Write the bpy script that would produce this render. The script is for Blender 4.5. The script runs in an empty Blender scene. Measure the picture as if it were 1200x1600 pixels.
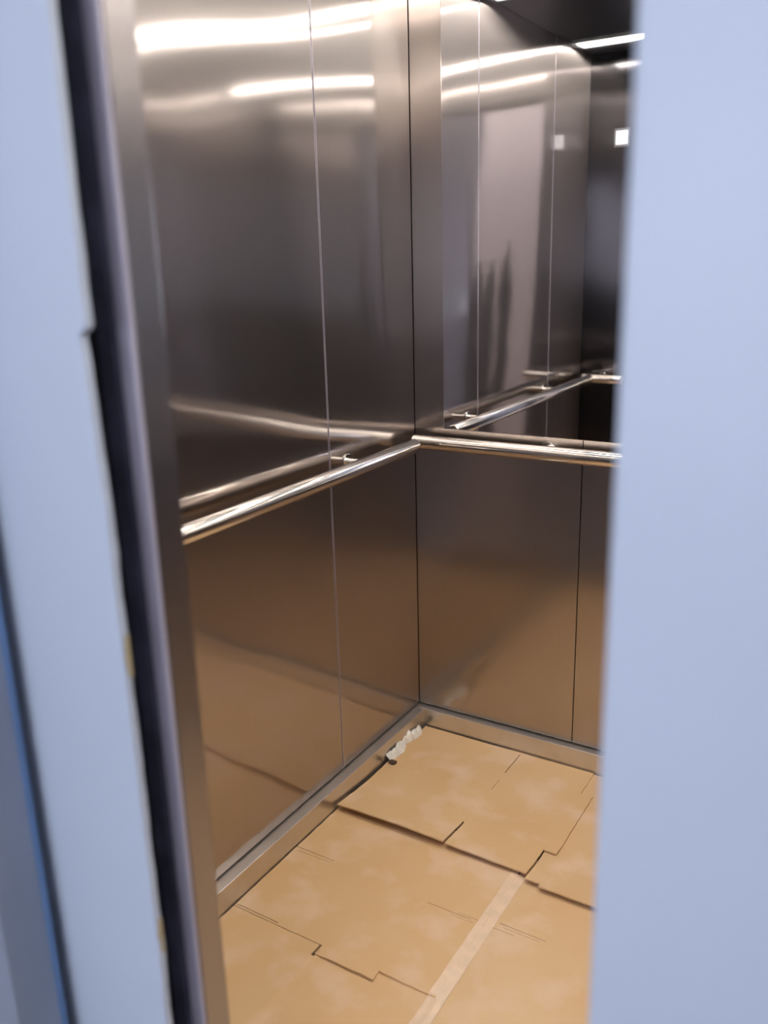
import bpy, bmesh, math, random
from mathutils import Vector, Matrix, noise
random.seed(7)
S = bpy.context.scene
C = S.collection

# ------------------------------------------------------------------ camera
cam_d = bpy.data.cameras.new('camera')
cam = bpy.data.objects.new('camera', cam_d); C.objects.link(cam)
rt = Vector((0.85336, 0.52066, -0.02624)); up = Vector((-0.12337, 0.25059, 0.96020)); fw = Vector((-0.50652, 0.81616, -0.27808))
M = Matrix((rt, up, -fw)).transposed().to_4x4()
cam.matrix_world = Matrix.Translation((0, 0, 1.405)) @ M
cam_d.sensor_fit = 'VERTICAL'; cam_d.sensor_height = 36.0
cam_d.lens = 36.0 * 1366.66 / 1600.0
cam_d.clip_start = 0.02
cam_d.dof.use_dof = True; cam_d.dof.focus_distance = 2.3; cam_d.dof.aperture_fstop = 2.1
S.camera = cam
# ------------------------------------------------------------------ world and exposure
w = bpy.data.worlds.new('world'); S.world = w; w.use_nodes = True
w.node_tree.nodes['Background'].inputs[0].default_value = (0.5, 0.6, 0.8, 1)
w.node_tree.nodes['Background'].inputs[1].default_value = 0.02
S.view_settings.view_transform = 'Standard'; S.view_settings.look = 'None'
S.view_settings.gamma = 1.0; S.view_settings.use_curve_mapping = False
S.view_settings.exposure = 0.0
CAR_LAMP = 25.5       # emission of the two lamps in the car ceiling
LOBBY_FILL = 20.0
ADDED_WINDOW = 7.3

# ------------------------------------------------------------------ helpers
def lin(r, g, b):
    f = lambda c: (c/255/12.92) if c/255 <= 0.04045 else ((c/255+0.055)/1.055)**2.4
    return (f(r), f(g), f(b), 1)

def mat(name):
    m = bpy.data.materials.new(name); m.use_nodes = True
    return m, m.node_tree.nodes, m.node_tree.links, m.node_tree.nodes['Principled BSDF']

def plain(name, col, rough=0.5, metal=0.0, var=0.06, scale=6.0, bump=0.0, bscale=60.0, coat=0.0):
    m, n, l, p = mat(name)
    p.inputs['Roughness'].default_value = rough; p.inputs['Metallic'].default_value = metal
    if coat: p.inputs['Coat Weight'].default_value = coat
    tc = n.new('ShaderNodeTexCoord'); nz = n.new('ShaderNodeTexNoise'); nz.inputs['Scale'].default_value = scale
    nz.inputs['Detail'].default_value = 5
    l.new(tc.outputs['Object'], nz.inputs['Vector'])
    r = n.new('ShaderNodeValToRGB')
    r.color_ramp.elements[0].position = 0.3; r.color_ramp.elements[1].position = 0.7
    r.color_ramp.elements[0].color = tuple(c*(1-var) for c in col[:3]) + (1,)
    r.color_ramp.elements[1].color = tuple(min(1, c*(1+var)) for c in col[:3]) + (1,)
    l.new(nz.outputs['Fac'], r.inputs[0]); l.new(r.outputs[0], p.inputs['Base Color'])
    if bump:
        b = n.new('ShaderNodeBump'); b.inputs['Strength'].default_value = bump; b.inputs['Distance'].default_value = 0.002
        nb = n.new('ShaderNodeTexNoise'); nb.inputs['Scale'].default_value = bscale
        l.new(tc.outputs['Object'], nb.inputs['Vector']); l.new(nb.outputs['Fac'], b.inputs['Height'])
        l.new(b.outputs[0], p.inputs['Normal'])
    return m

def steel(name, col, r_sharp, r_wide, mix, wave=0.0, grain=0.0, twist=0.0):
    """brushed stainless: a tight lobe plus a lobe stretched along the world's vertical"""
    m, n, l, p = mat(name)
    out = n['Material Output']; n.remove(p)
    geo = n.new('ShaderNodeNewGeometry')
    a = n.new('ShaderNodeBsdfAnisotropic'); a.inputs['Roughness'].default_value = r_sharp
    b = n.new('ShaderNodeBsdfAnisotropic'); b.inputs['Roughness'].default_value = r_wide
    b.inputs['Anisotropy'].default_value = 0.75
    t = n.new('ShaderNodeCombineXYZ'); t.inputs[2].default_value = 1.0; t.inputs[0].default_value = 0.001
    l.new(t.outputs[0], b.inputs['Tangent'])
    # fine grain in the tone
    mp = n.new('ShaderNodeMapping'); mp.inputs['Scale'].default_value = (900, 900, 9)
    l.new(geo.outputs['Position'], mp.inputs['Vector'])
    g = n.new('ShaderNodeTexNoise'); g.inputs['Scale'].default_value = 1.0; g.inputs['Detail'].default_value = 2
    l.new(mp.outputs[0], g.inputs['Vector'])
    r = n.new('ShaderNodeValToRGB')
    r.color_ramp.elements[0].color = tuple(c*(1-grain) for c in col[:3]) + (1,)
    r.color_ramp.elements[1].color = tuple(min(1, c*(1+grain)) for c in col[:3]) + (1,)
    l.new(g.outputs['Fac'], r.inputs[0])
    for s in (a, b): l.new(r.outputs[0], s.inputs['Color'])
    if wave:
        mw = n.new('ShaderNodeMapping'); mw.inputs['Scale'].default_value = (2.2, 2.2, 4.5)
        l.new(geo.outputs['Position'], mw.inputs['Vector'])
        nw = n.new('ShaderNodeTexNoise'); nw.inputs['Scale'].default_value = 1.0; nw.inputs['Detail'].default_value = 0
        l.new(mw.outputs[0], nw.inputs['Vector'])
        bp = n.new('ShaderNodeBump'); bp.inputs['Distance'].default_value = wave; bp.inputs['Strength'].default_value = 1.0
        h = nw.outputs['Fac']
        if twist:      # the sheet is slightly twisted between its fixings
            sx = n.new('ShaderNodeSeparateXYZ'); l.new(geo.outputs['Position'], sx.inputs[0])
            def mth(op, a_, b_):
                q = n.new('ShaderNodeMath'); q.operation = op
                for i_, v_ in enumerate((a_, b_)):
                    if isinstance(v_, (int, float)): q.inputs[i_].default_value = v_
                    else: l.new(v_, q.inputs[i_])
                return q.outputs[0]
            tw = mth('MULTIPLY', mth('SUBTRACT', sx.outputs[1], 1.6), mth('SUBTRACT', sx.outputs[2], 1.4))
            h = mth('ADD', h, mth('MULTIPLY', tw, -twist/wave))
        l.new(h, bp.inputs['Height'])
        for s in (a, b): l.new(bp.outputs[0], s.inputs['Normal'])
    mx = n.new('ShaderNodeMixShader'); mx.inputs[0].default_value = mix
    l.new(a.outputs[0], mx.inputs[1]); l.new(b.outputs[0], mx.inputs[2]); l.new(mx.outputs[0], out.inputs[0])
    return m

def emis(name, col, s):
    m, n, l, p = mat(name)
    p.inputs['Base Color'].default_value = (0.8, 0.8, 0.8, 1)
    p.inputs['Emission Color'].default_value = col; p.inputs['Emission Strength'].default_value = s
    return m

def cardboard(name, c1, c2):
    m, n, l, p = mat(name)
    p.inputs['Roughness'].default_value = 0.75
    tc = n.new('ShaderNodeTexCoord')
    a = n.new('ShaderNodeTexNoise'); a.inputs['Scale'].default_value = 3.0; a.inputs['Detail'].default_value = 4
    l.new(tc.outputs['Object'], a.inputs['Vector'])
    r = n.new('ShaderNodeValToRGB'); r.color_ramp.elements[0].position = 0.35; r.color_ramp.elements[1].position = 0.65
    r.color_ramp.elements[0].color = c1; r.color_ramp.elements[1].color = c2
    l.new(a.outputs['Fac'], r.inputs[0])
    # pale dusty scuffs
    d = n.new('ShaderNodeTexNoise'); d.inputs['Scale'].default_value = 9; d.inputs['Detail'].default_value = 6; d.inputs['Distortion'].default_value = 0.15
    l.new(tc.outputs['Object'], d.inputs['Vector'])
    rd = n.new('ShaderNodeValToRGB'); rd.color_ramp.elements[0].position = 0.50; rd.color_ramp.elements[1].position = 0.74
    rd.color_ramp.elements[0].color = (0, 0, 0, 1); rd.color_ramp.elements[1].color = (0.85, 0.85, 0.85, 1)
    l.new(d.outputs['Fac'], rd.inputs[0])
    mx = n.new('ShaderNodeMixRGB'); mx.inputs[2].default_value = lin(220, 190, 162)
    l.new(rd.outputs[0], mx.inputs[0]); l.new(r.outputs[0], mx.inputs[1]); l.new(mx.outputs[0], p.inputs['Base Color'])
    b = n.new('ShaderNodeBump'); b.inputs['Strength'].default_value = 0.25; b.inputs['Distance'].default_value = 0.004
    l.new(a.outputs['Fac'], b.inputs['Height']); l.new(b.outputs[0], p.inputs['Normal'])
    return m

WALL_STEEL = steel('wall_steel', (0.50, 0.475, 0.465, 1), 0.12, 0.30, 0.55, wave=0.0035, grain=0.05)
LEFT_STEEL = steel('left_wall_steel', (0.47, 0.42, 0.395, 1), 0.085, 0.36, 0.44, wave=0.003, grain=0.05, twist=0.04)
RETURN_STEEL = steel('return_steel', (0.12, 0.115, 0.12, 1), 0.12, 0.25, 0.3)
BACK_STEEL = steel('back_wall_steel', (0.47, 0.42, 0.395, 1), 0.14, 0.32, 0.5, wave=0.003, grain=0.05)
DOOR_STEEL = steel('door_edge_steel', (0.48, 0.45, 0.45, 1), 0.20, 0.35, 0.5)
POLISHED = steel('polished_steel', (0.80, 0.77, 0.73, 1), 0.10, 0.16, 0.3)
KICK = plain('kick_steel', lin(212, 206, 198), 0.30, 0.88, 0.06, 12)
MIRROR = steel('mirror_glass', (0.93, 0.93, 0.95, 1), 0.015, 0.05, 0.05)
DARKC = plain('dark_ceiling', lin(52, 52, 60), 0.35, 0.6)
BLUE = plain('pale_blue_film', lin(200, 209, 222), 0.42, 0, 0.03, 2.0, 0.15, 9.0)
INNER = plain('lavender_white_film', lin(240, 236, 248), 0.4, 0, 0.03, 3.0)
GREYF = plain('grey_frame_paint', lin(150, 158, 172), 0.45, 0, 0.08, 5)
BLUELINE = plain('blue_shadow_tone', lin(110, 140, 180), 0.6)
RUBBER = plain('black_rubber', lin(22, 20, 32), 0.7, 0, 0.3, 25, 0.5, 40)
FOAM = plain('dark_grey_seal', lin(84, 84, 102), 0.6, 0, 0.35, 18, 0.6, 30)
LIP = plain('satin_lip', lin(196, 190, 204), 0.45, 0.35)
DUCT = plain('shaft_dark', lin(25, 25, 30), 0.9)
WHITEP = plain('lobby_plaster', lin(222, 219, 222), 0.8)
TILE = plain('lobby_floor_tile', lin(120, 122, 126), 0.35, 0, 0.1, 3)
FLOORM = plain('car_floor_vinyl', lin(70, 62, 56), 0.6)
ALU = plain('aluminium_sill', lin(140, 140, 142), 0.4, 0.8)
CARD1 = cardboard('cardboard_tan', lin(205, 167, 119), lin(211, 176, 132))
CARD2 = cardboard('cardboard_warm', lin(206, 169, 124), lin(212, 179, 138))
TAPE = plain('pale_packing_tape', lin(222, 194, 164), 0.35, 0, 0.08, 30, 0.4, 30)
SCRAP = plain('white_torn_film', lin(240, 236, 226), 0.5, 0, 0.1, 20, 0.6, 40)
GRIT = plain('dark_grit', lin(80, 62, 52), 0.9)
GLUE = plain('yellowed_adhesive', lin(190, 175, 140), 0.6)

def finish(name, bm, m, parent=None, smooth=False):
    bmesh.ops.recalc_face_normals(bm, faces=bm.faces[:])
    me = bpy.data.meshes.new(name); bm.to_mesh(me); bm.free()
    if m: me.materials.append(m)
    if smooth:
        for f in me.polygons: f.use_smooth = True
    o = bpy.data.objects.new(name, me); C.objects.link(o)
    if parent: o.parent = parent
    return o

def box(bm, x0, x1, y0, y1, z0, z1, bev=0.0, seg=2):
    t = bmesh.new()
    r = bmesh.ops.create_cube(t, size=1.0)
    bmesh.ops.scale(t, vec=(abs(x1-x0), abs(y1-y0), abs(z1-z0)), verts=t.verts)
    bmesh.ops.translate(t, vec=((x0+x1)/2, (y0+y1)/2, (z0+z1)/2), verts=t.verts)
    if bev: bmesh.ops.bevel(t, geom=t.edges[:], offset=bev, segments=seg, affect='EDGES', profile=0.5)
    me = bpy.data.meshes.new('t'); t.to_mesh(me); t.free(); bm.from_mesh(me); bpy.data.meshes.remove(me)

def bobj(name, dims, m, parent=None, bev=0.0, seg=2):
    bm = bmesh.new(); box(bm, *dims, bev=bev, seg=seg)
    return finish(name, bm, m, parent)

def tube(bm, a, b, r, seg=32, cap=0.004):
    a = Vector(a); b = Vector(b); d = (b-a); L = d.length; d.normalize()
    u = d.orthogonal().normalized(); v = d.cross(u)
    prof = [(0, r-cap), (cap*0.3, r-cap*0.3), (cap, r), (L-cap, r), (L-cap*0.3, r-cap*0.3), (L, r-cap)]
    rings = []
    for t, q in prof:
        rings.append([bm.verts.new(a + d*t + (u*math.cos(2*math.pi*i/seg) + v*math.sin(2*math.pi*i/seg))*q) for i in range(seg)])
    for k in range(len(rings)-1):
        for i in range(seg):
            bm.faces.new((rings[k][i], rings[k][(i+1) % seg], rings[k+1][(i+1) % seg], rings[k+1][i]))
    bm.faces.new(rings[0]); bm.faces.new(rings[-1])

def empty(name, loc, kind=None, label=None, cat=None, group=None):
    o = bpy.data.objects.new(name, None); C.objects.link(o); o.location = loc; o.empty_display_size = 0.05
    tag(o, label, cat, group, kind); return o

def tag(o, label=None, cat=None, group=None, kind=None):
    if kind: o['kind'] = kind
    if label: o['label'] = label
    if cat: o['category'] = cat
    if group: o['group'] = group
    return o

def grid_sheet(name, xs, ys, keep, zf, th, m, parent=None, jag=0.0, plane='xy', smooth=False):
    """a sheet of thickness th over the kept cells of a grid; zf(x, y) is its underside"""
    xs = sorted(set(round(x, 5) for x in xs)); ys = sorted(set(round(y, 5) for y in ys))
    bm = bmesh.new(); vt = {}
    on = [[keep((xs[i]+xs[i+1])/2, (ys[j]+ys[j+1])/2) for j in range(len(ys)-1)] for i in range(len(xs)-1)]
    def V(i, j, k):
        if (i, j, k) not in vt:
            x, y = xs[i], ys[j]; z = zf(x, y) + k*th
            jx = jag*noise.noise(Vector((x*60, y*60, 1.3))); jy = jag*noise.noise(Vector((x*60, y*60, 7.7)))
            p = (x+jx, y+jy, z) if plane == 'xy' else (x+jx, z, y+jy)
            vt[(i, j, k)] = bm.verts.new(p)
        return vt[(i, j, k)]
    def O(i, j): return 0 <= i < len(xs)-1 and 0 <= j < len(ys)-1 and on[i][j]
    for i in range(len(xs)-1):
        for j in range(len(ys)-1):
            if not on[i][j]: continue
            for k in (0, 1): bm.faces.new((V(i, j, k), V(i+1, j, k), V(i+1, j+1, k), V(i, j+1, k)))
            if not O(i-1, j): bm.faces.new((V(i, j, 0), V(i, j+1, 0), V(i, j+1, 1), V(i, j, 1)))
            if not O(i+1, j): bm.faces.new((V(i+1, j, 0), V(i+1, j+1, 0), V(i+1, j+1, 1), V(i+1, j, 1)))
            if not O(i, j-1): bm.faces.new((V(i, j, 0), V(i+1, j, 0), V(i+1, j, 1), V(i, j, 1)))
            if not O(i, j+1): bm.faces.new((V(i, j+1, 0), V(i+1, j+1, 0), V(i+1, j+1, 1), V(i, j+1, 1)))
    return finish(name, bm, m, parent, smooth)

def rng(a, b, st):
    n = max(1, round((b-a)/st)); return [a+(b-a)*i/n for i in range(n+1)]

# ------------------------------------------------------------------ car: key dimensions
XL, XR = -1.217, 0.35        # side walls
YF, YB = 0.73, 2.14          # front and back walls (inner faces)
ZC = 2.125                   # ceiling
DZ = 2.00                    # door height

# floor and ceiling of the car
tag(bobj('floor', (XL-.03, XR+.03, .645, YB+.03, -.04, 0), FLOORM), kind='structure')
tag(bobj('ceiling', (XL-.03, XR+.03, .66, YB+.03, ZC, ZC+.03), DARKC), kind='structure')

# steel walls made of panels with narrow grooves between them
def panel_wall(name, axis, pos, sgn, cuts, z0, z1, m, a0, a1, lo=0.0, strips=False):
    root = empty(name, (0, 0, 0), 'structure')
    g = 0.0012
    for k in range(len(cuts)-1):
        a, b = cuts[k]+g, cuts[k+1]-g
        bm = bmesh.new()
        if axis == 'x': box(bm, pos, pos+sgn*.018, a, b, z0, z1, bev=.0012, seg=2)
        else: box(bm, a, b, pos, pos+sgn*.018, z0, z1, bev=.0012, seg=2)
        finish('panel', bm, m, root)
    bm = bmesh.new()
    if axis == 'x': box(bm, pos+sgn*.0185, pos+sgn*.03, a0, a1, lo, z1)
    else: box(bm, a0, a1, pos+sgn*.0185, pos+sgn*.03, lo, z1)
    finish('backing', bm, DUCT, root)
    if strips:
        for c in cuts[1:-1]:
            for d in (-.0034, .0018):
                bm = bmesh.new(); box(bm, pos-.0002, pos+.0005, c+d, c+d+.0010, z0, z1); finish('joint_strip', bm, LIP, root)
    return root

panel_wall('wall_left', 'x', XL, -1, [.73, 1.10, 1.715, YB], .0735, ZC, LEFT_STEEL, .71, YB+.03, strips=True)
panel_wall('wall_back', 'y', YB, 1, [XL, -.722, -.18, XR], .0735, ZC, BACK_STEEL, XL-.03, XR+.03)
panel_wall('wall_right', 'x', XR, 1, [.73, 1.10, 1.715, YB], .0735, ZC, WALL_STEEL, .71, YB+.03)
# front returns on each side of the car opening and the transom above it
wf = empty('wall_front', (0, 0, 0), 'structure')
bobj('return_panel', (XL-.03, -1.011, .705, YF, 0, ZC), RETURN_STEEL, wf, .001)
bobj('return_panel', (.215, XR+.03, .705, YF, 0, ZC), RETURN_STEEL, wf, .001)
bobj('transom', (-1.010, .214, .705, YF, DZ, ZC), WALL_STEEL, wf, .001)

# skirting of folded steel: upright face, flat top ledge
def skirting(name, dims):
    return tag(bobj(name, dims, KICK, None, .0012), kind='structure')
skirting('baseboard_left', (XL-.014, XL+.031, .735, YB-.0245, 0.0, .0685))
skirting('baseboard_back', (XL-.014, XR-.001, YB-.024, YB+.014, 0.0, .0685))
skirting('baseboard_right', (XR-.024, XR+.014, .735, YB-.0245, 0.0, .0685))

# ------------------------------------------------------------------ car lamps
def lamp(y0, y1, label):
    x0, x1 = -1.20, .33
    t = empty('ceiling_light', ((x0+x1)/2, (y0+y1)/2, ZC), None, label, 'light', 'lamps in the elevator ceiling')
    def loc(o):
        o.matrix_parent_inverse = Matrix.Translation(-t.location); return o
    bm = bmesh.new(); f = .012
    for d in ((x0, x1, y0, y0+f), (x0, x1, y1-f, y1), (x0, x0+f, y0+f, y1-f), (x1-f, x1, y0+f, y1-f)):
        box(bm, *d, ZC-.012, ZC+.004, bev=.001)
    loc(finish('lamp_frame', bm, ALU, t))
    loc(bobj('diffuser', (x0+f, x1-f, y0+f, y1-f, ZC-.008, ZC+.002), emis('lamp_glow', lin(255, 248, 238), CAR_LAMP), t))
lamp(1.77, 1.88, 'long white strip light in the dark ceiling near the back wall')
lamp(1.64, 1.705, 'narrow white strip light in the middle of the dark ceiling')
lamp(.89, 1.00, 'long white strip light in the dark ceiling just inside the doors')

# ------------------------------------------------------------------ mirror on the back wall
mr = empty('mirror', (-.45, YB-.004, 1.52), None, 'tall frameless mirror on the back wall above the handrail', 'mirror')
o = bobj('mirror_glass', (-1.122, .28, YB-.006, YB-.0005, .945, ZC-.003), MIRROR, mr, .001)
o.matrix_parent_inverse = Matrix.Translation(-mr.location)

# small lit plate on the front return, seen only in the mirror
fi = empty('floor_indicator', (-1.085, YF+.004, 1.823), None, 'small lit white indicator plate seen in the mirror by the door edge', 'indicator')
for nm, dd, mm in (('faceplate', (-1.115, -1.055, YF+.0003, YF+.004, 1.79, 1.856), ALU), ('lit_screen', (-1.108, -1.062, YF+.0041, YF+.0055, 1.799, 1.847), emis('indicator_glow', lin(225, 235, 255), 1.1))):
    o = bobj(nm, dd, mm, fi, .0005); o.matrix_parent_inverse = Matrix.Translation(-fi.location)

# ------------------------------------------------------------------ handrails
ZR, RR = .9156, .0195
def handrail(a, b, posts, wallvec, label):
    t = empty('handrail', tuple((Vector(a)+Vector(b))/2), None, label, 'handrail', 'tubular handrails in the elevator')
    inv = Matrix.Translation(-t.location)
    bm = bmesh.new(); tube(bm, a, b, RR); r = finish('rail', bm, POLISHED, t, True); r.matrix_parent_inverse = inv
    me = r.data; 
    for f in me.polygons: f.use_smooth = len(f.vertices) == 4
    wv = Vector(wallvec)
    for p in posts:
        p = Vector(p)
        bm = bmesh.new(); tube(bm, p + wv.normalized()*.014, p + wv, .0085, 20, .001)
        q = finish('bracket', bm, POLISHED, t, True); q.matrix_parent_inverse = inv
        for f in q.data.polygons: f.use_smooth = len(f.vertices) == 4
        bm = bmesh.new(); tube(bm, p + wv - wv.normalized()*.004, p + wv - wv.normalized()*.0002, .019, 28, .001)
        q2 = finish('flange', bm, POLISHED, q, False); q2.matrix_parent_inverse = Matrix.Identity(4)
    return t
ax, by = XL+.067, YB-.0625
handrail((ax, .815, ZR), (ax, 2.022, ZR), [(ax, 1.14, ZR), (ax, 1.79, ZR)], (-.067, 0, 0), 'polished steel tube handrail along the left side wall')
handrail((-1.186, by, ZR), (.33, by, ZR), [(-.815, by, ZR), (.05, by, ZR)], (0, .0625, 0), 'polished steel tube handrail along the back wall under the mirror')
handrail((-1.186, YF+.0625, ZR), (-1.02, YF+.0625, ZR), [(-1.12, YF+.0625, ZR)], (0, -.0625, 0), 'short handrail on the front return, seen only in the mirror')

# ------------------------------------------------------------------ car doors, half open
def car_door(name, xe, sgn, x1):
    """xe: leading edge, sgn: direction away from the opening"""
    t = empty(name, (xe, .68, 0), 'structure')
    inv = Matrix.Translation(-t.location)
    def P(o): o.matrix_parent_inverse = inv; return o
    a, b = sorted((xe, x1))
    P(bobj('door_leaf', (a, b, .6585, .700, .008, DZ+.01), DOOR_STEEL, t, .0015))
    def strip(nm, o0, o1, y0, m, bev=.001):
        s0, s1 = sorted((xe+sgn*o0, xe+sgn*o1)); return P(bobj(nm, (s0, s1, y0, .6583, .01, DZ), m, t, bev))
    strip('edge_lip', .000, .0225, .6515, LIP, .002)
    strip('dark_seal', .0230, .050, .648, FOAM, .003)
    strip('rubber_seal', .0505, .110, .646, RUBBER, .003)
    return t, P
t, P = car_door('door_3', -.7075, -1, -1.16)
# pale film left on the inner face of the left car door, torn into spikes
spikes = [(-.735, .030, 1.36, .65), (-.795, .028, 1.35, .62), (-.872, .030, 1.42, .80), (-.84, .020, .86, .62)]
def film_keep(x, z):
    n_ = .012*noise.noise(Vector((x*30, z*7, 2)))
    for xc, w_, zt, zb in spikes:
        if zb < z < zt+.06:
            k = min(1.0, (zt+.06-z)/.22)
            if abs(x-xc+n_) < w_*k: return False
    return True
P(bobj('added_dark_sheet', (-1.155, -.709, .7001, .7008, .02, DZ), RUBBER, t))  # black sheet added so the film's torn gaps look dark in the mirror
f = grid_sheet('protective_film', rng(-1.07, -.712, .006), rng(.10, 1.97, .012), film_keep, lambda x, z: .7011, .0006, INNER, t, 0.002, 'xz')
f.matrix_parent_inverse = Matrix.Translation(-t.location)
t, P = car_door('door_4', -.168, 1, .30)

# ------------------------------------------------------------------ landing doors, half open, with pale film
def landing_door(name, xe, sgn, x1, wavy):
    t = empty(name, (xe, .585, 0), 'structure')
    inv = Matrix.Translation(-t.location)
    a, b = sorted((xe+sgn*.011, x1))
    o = bobj('door_leaf', (a, b, .590, .600, .008, 2.03), GREYF, t, .004, 3); o.matrix_parent_inverse = inv
    # film wraps the face and the leading edge, its border wavy where it has lifted
    bm = bmesh.new(); N = 240; rings = []
    for i in range(N+1):
        z = .01 + 2.02*i/N
        e = xe
        if wavy:
            e += sgn*(.0022*noise.noise(Vector((z*9, 3, 0))) + .0012*noise.noise(Vector((z*40, 1, 0))))
            if z > 1.346: e -= sgn*.0035
            elif z > 1.12: e += sgn*.0075*((z-1.12)/.226)**1.5
        yb = .5985 + (.0015*noise.noise(Vector((z*14, 8, 0))) if wavy else 0)
        ring = []
        prof = [(x1, .5885), (e+sgn*.005, .5880), (e+sgn*.0015, .5888), (e, .5905), (e, yb), (e+sgn*.0012, yb+.0012), (e+sgn*.0012, .5915), (e+sgn*.003, .5896), (x1, .5896)]
        rings.append([bm.verts.new((px_, py_, z)) for px_, py_ in prof])
    K = len(rings[0])
    for i in range(N):
        for k in range(K):
            bm.faces.new((rings[i][k], rings[i][(k+1) % K], rings[i+1][(k+1) % K], rings[i+1][k]))
    bm.faces.new(rings[0]); bm.faces.new(rings[-1])
    o = finish('protective_film', bm, BLUE, t); o.matrix_parent_inverse = inv
    return t
landing_door('door_1', -.7045, -1, -1.10, True)
landing_door('door_2', -.1755, 1, .26, False)
# yellowed scraps of adhesive along the film's lower border
ag = bpy.data.objects['door_1']
for (z, h) in ((.97, .05), (.60, .05), (.40, .06), (.27, .03)):
    bm = bmesh.new(); n_ = 10
    L = []
    for i in range(n_+1):
        zz = z + h*i/n_; s = math.sin(math.pi*i/n_)
        d = .002+.004*s*(.6+.4*random.random())
        L.append([bm.verts.new((-.7036, .596-d, zz)), bm.verts.new((-.7036, .5995, zz)), bm.verts.new((-.7030, .598, zz)), bm.verts.new((-.7031, .597-d, zz))])
    for i in range(n_):
        for k in range(4): bm.faces.new((L[i][k], L[i][(k+1) % 4], L[i+1][(k+1) % 4], L[i+1][k]))
    bm.faces.new(L[0]); bm.faces.new(L[-1])
    o = finish('adhesive_residue', bm, GLUE, ag); o.matrix_parent_inverse = Matrix.Translation(-ag.location)

# ------------------------------------------------------------------ landing: door frame, wall, sills, lobby
fr = empty('trim_1', (0, 0, 0), 'structure')
bobj('jamb', (-1.06, -.881, .5025, .566, 0, 2.11), GREYF, fr, .003, 3)
bobj('jamb', (.06, .24, .5025, .566, 0, 2.11), GREYF, fr, .003, 3)
bobj('header', (-.8805, .0595, .5025, .566, 2.0, 2.11), GREYF, fr, .003, 3)
bobj('shadow_strip', (-.8815, -.8785, .562, .5705, 0, 2.0), BLUELINE, fr, .001)  # shadow line between jamb and door, put in as a blue strip
wl = empty('wall_landing', (0, 0, 0), 'structure')
bobj('wall_section', (-2.6, -1.061, .52, .57, 0, 2.7), WHITEP, wl)
bobj('wall_section', (.241, 2.1, .52, .57, 0, 2.7), WHITEP, wl)
bobj('wall_section', (-1.0605, .2405, .52, .57, 2.112, 2.7), WHITEP, wl)
tag(bobj('trim_2', (-1.2, .3, .56, .605, -.03, .004), ALU, None, .001), kind='structure')
tag(bobj('floor_lobby', (-2.6, 2.1, -2.6, .559, -.04, 0), TILE), kind='structure')
tag(bobj('ceiling_lobby', (-2.6, 2.1, -2.6, .57, 2.7, 2.74), WHITEP), kind='structure')
tag(bobj('wall_lobby_left', (-2.65, -2.6, -2.6, .57, 0, 2.7), WHITEP), kind='structure')
tag(bobj('wall_lobby_right', (2.1, 2.15, -2.6, .57, 0, 2.7), WHITEP), kind='structure')
wb = empty('wall_lobby_back', (0, 0, 0), 'structure')
WX0, WX1, WZ0, WZ1 = -1.5, .9, .95, 2.05
for d in ((-2.6, WX0, 0, 2.7), (WX1, 2.1, 0, 2.7), (WX0, WX1, 0, WZ0), (WX0, WX1, WZ1, 2.7)):
    bobj('wall_section', (d[0], d[1], -2.65, -2.6, d[2], d[3]), WHITEP, wb)
wn = empty('added_window', (0, 0, 0), 'structure')  # unseen window, added behind the camera to light the landing doors
bm = bmesh.new()
for d in ((WX0, WX1, WZ0, WZ0+.05), (WX0, WX1, WZ1-.05, WZ1), (WX0, WX0+.05, WZ0+.05, WZ1-.05), (WX1-.05, WX1, WZ0+.05, WZ1-.05), (-.375, -.325, WZ0+.05, WZ1-.05)):
    box(bm, d[0]+.0005, d[1]-.0005, -2.645, -2.59, d[2], d[3], bev=.003)
finish('added_window_frame', bm, WHITEP, wn)
bobj('pane', (WX0+.04, WX1-.04, -2.635, -2.625, WZ0+.04, WZ1-.04), emis('added_window_glow', lin(228, 236, 255), ADDED_WINDOW), wn)
ll = empty('ceiling_light', (-.2, -.9, 2.7), None, 'unseen round light added in the lobby outside the elevator doors', 'light')  # unseen light, added to brighten the lobby and the door panels
bm = bmesh.new(); tube(bm, (-.2, -.9, 2.66), (-.2, -.9, 2.699), .22, 40, .006)
o = finish('diffuser', bm, emis('lobby_fill_glow', lin(238, 240, 255), LOBBY_FILL), ll); o.matrix_parent_inverse = Matrix.Translation(-ll.location)

# ------------------------------------------------------------------ cardboard on the car floor
T = .004
def slit(x0, x1, y0, y1):
    return (x0, x1, y0, y1)
def in_any(x, y, rs): return any(r[0] < x < r[1] and r[2] < y < r[3] for r in rs)
def sheet(name, rects, slits, zf, m, label, cat='cardboard', st=.02, jag=.0015, group='flattened cardboard sheets on the elevator floor'):
    xs, ys = [], []
    x0 = min(r[0] for r in rects); x1 = max(r[1] for r in rects); y0 = min(r[2] for r in rects); y1 = max(r[3] for r in rects)
    xs += rng(x0, x1, st); ys += rng(y0, y1, st)
    for r in rects+slits:
        xs += [r[0], r[1]]; ys += [r[2], r[3]]
    xs = [x for x in xs if x0 <= x <= x1]; ys = [y for y in ys if y0 <= y <= y1]
    o = grid_sheet(name, xs, ys, lambda x, y: in_any(x, y, rects) and not in_any(x, y, slits), zf, T, m, None, jag)
    return tag(o, label, cat, group)
def nz(x, y, s=4, a=.0008): return a*noise.noise(Vector((x*s, y*s, 4)))
# front left sheet, lowest
sheet('cardboard_sheet', [(-1.183, -.6675, .74, 1.185), (-1.183, -.945, 1.18, 1.2155), (-.938, -.6675, 1.18, 1.235)], [], lambda x, y: .0002 + .0040*max(0, min(1, (-.92-x)/.025)), CARD1,
      'cardboard sheet in the front left, below the notched flap and left of the tape')
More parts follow.
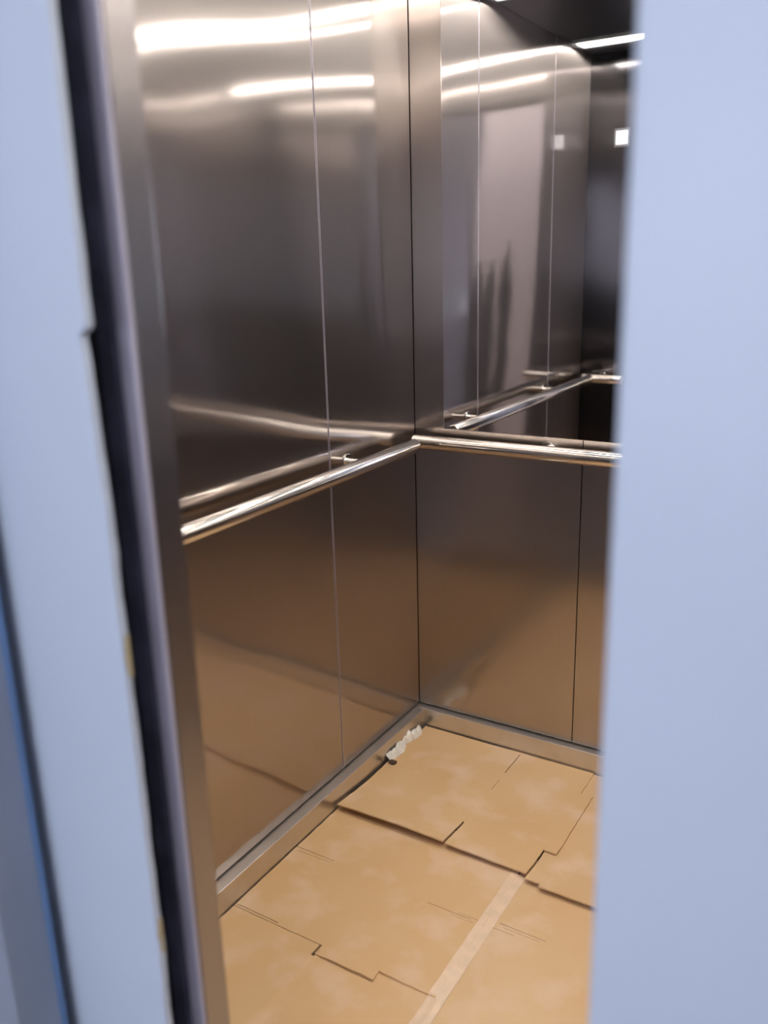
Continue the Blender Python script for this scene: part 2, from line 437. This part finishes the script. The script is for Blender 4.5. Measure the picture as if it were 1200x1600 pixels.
# front right sheet
sheet('cardboard_sheet', [(-.6655, .32, .74, 1.70)], [(-.64, -.535, 1.4655, 1.467), (-.63, -.545, 1.4575, 1.4585), (-.66, -.60, 1.447, 1.448), (-.6655, -.55, 1.10, 1.1012)], lambda x, y: .0002, CARD2,
      'flattened cardboard sheet right of the pale tape strip')
# middle left sheet with notched front flap
sheet('cardboard_sheet', [(-1.183, -.668, 1.217, 1.70), (-.940, -.797, 1.191, 1.217)],
      [(-1.183, -1.07, 1.4525, 1.4542), (-1.17, -1.075, 1.4425, 1.4435), (-1.18, -1.062, 1.2220, 1.2240), (-1.15, -1.062, 1.2085, 1.2095), (-1.062, -.935, 1.2040, 1.2050), (-1.062, -.935, 1.1975, 1.1985),
       (-.807, -.70, 1.4400, 1.4415), (-.745, -.69, 1.4330, 1.4340), (-.73, -.668, 1.446, 1.447)],
      lambda x, y: .0044 + max(0, min(.069, 1.26-y))*(.035 if y > 1.185 else 0)*max(0, min(1, (x+.945)/.06))*max(0, min(1, (-.76-x)/.05)) , CARD1,
      'flattened cardboard sheet with a notched front flap by the left skirting')
# back right sheet
sheet('cardboard_sheet', [(-.643, .32, 1.611, 2.112), (-.606, .32, 1.60, 1.62), (-.90, -.63, 1.78, 2.112)], [],
      lambda x, y: .0046 + .010*max(0, (1.74-y)/.13)**1.3 + nz(x, y), CARD2,
      'cardboard sheet at the back right, partly behind the door, lifted front edge')
# back left sheet, on top of the others, slots between its flaps
def zA(x, y):
    d = max(0, (1.80-y)/.18)
    lift = .016*d**1.4 if x < -.862 else .013*d**1.4
    return .0094 + lift*(1+.25*math.sin((x+1.17)*9)) + nz(x, y, 5, .001)
sheet('cardboard_sheet', [(-1.178, -.645, 1.624, 2.110), (-.650, -.612, 1.733, 2.0)],
      [(-.8640, -.8595, 1.60, 1.733), (-.8630, -.8600, 1.994, 2.10), (-.8615, -.8603, 1.90, 1.955)],
      zA, CARD1, 'top cardboard sheet in the back left corner with slotted flaps')
bpy.data.objects['cardboard_sheet.004']['category'] = 'cardboard'

# pale tape over the seam, crumpled in two places
bm = bmesh.new(); N = 90; L = []
for i in range(N+1):
    y = .78 + (1.628-.78)*i/N
    wob = .0012*noise.noise(Vector((y*14, 0, 0)))
    cr = .0016*max(0, noise.noise(Vector((y*32, 5, 0))))
    zl = .0096; zr = .0052
    L.append([bm.verts.new((-.683+wob, y, zl+cr)), bm.verts.new((-.672, y, zl+cr-.0006)), bm.verts.new((-.660, y, zr+.0016+cr)), bm.verts.new((-.648+wob, y, zr+cr*.6)),
              bm.verts.new((-.648+wob, y, zr-.0002)), bm.verts.new((-.660, y, zr+.0014)), bm.verts.new((-.672, y, zl-.0008)), bm.verts.new((-.683+wob, y, zl-.0002))])
for i in range(N):
    if L[i][0].co.y < 1.21:
        pass
    for k in range(8): bm.faces.new((L[i][k], L[i][(k+1) % 8], L[i+1][(k+1) % 8], L[i+1][k]))
bm.faces.new(L[0]); bm.faces.new(L[-1])
for v in bm.verts:
    if v.co.y < 1.217 and v.co.x < -.667: v.co.z -= .0040
tag(finish('packing_tape', bm, TAPE), 'pale beige tape strip joining two cardboard sheets in the foreground', 'tape')

# torn white film scrap and a dark lump of grit by the left skirting
bm = bmesh.new(); N = 40; L = []
for i in range(N+1):
    s = i/N; y = 1.885 + (2.075-1.885)*s; x = -1.176 + .006*math.sin(s*9)
    wd = .003 + .008*abs(noise.noise(Vector((s*7, 2, 0)))) + (.006 if .25 < s < .5 else 0)
    if s > .92: wd *= (1-s)/.08+.1
    h = .016 + .022*abs(noise.noise(Vector((s*8, 9, 0)))) + .006
    L.append([bm.verts.new((x-.010, y, h+.012)), bm.verts.new((x-.002, y, h+.004)), bm.verts.new((x+wd, y+.003, .0145+.002*math.sin(s*40))), bm.verts.new((x+wd, y+.003, .0138)), bm.verts.new((x-.003, y, h+.001)), bm.verts.new((x-.011, y, h+.009))])
for i in range(N):
    for k in range(6): bm.faces.new((L[i][k], L[i][(k+1) % 6], L[i+1][(k+1) % 6], L[i+1][k]))
bm.faces.new(L[0]); bm.faces.new(L[-1])
tag(finish('torn_film_scrap', bm, SCRAP), 'torn white plastic film scrap along the left skirting near the back corner', 'plastic scrap')
bm = bmesh.new(); bmesh.ops.create_icosphere(bm, subdivisions=3, radius=1)
for v in bm.verts:
    k = 1+.35*noise.noise(v.co*1.8); v.co = Vector((-1.160+v.co.x*.013*k, 1.880+v.co.y*.009*k, .0185+v.co.z*.006*k))
tag(finish('debris_lump', bm, GRIT), 'small dark lump of debris on the cardboard beside the torn white film', 'debris')
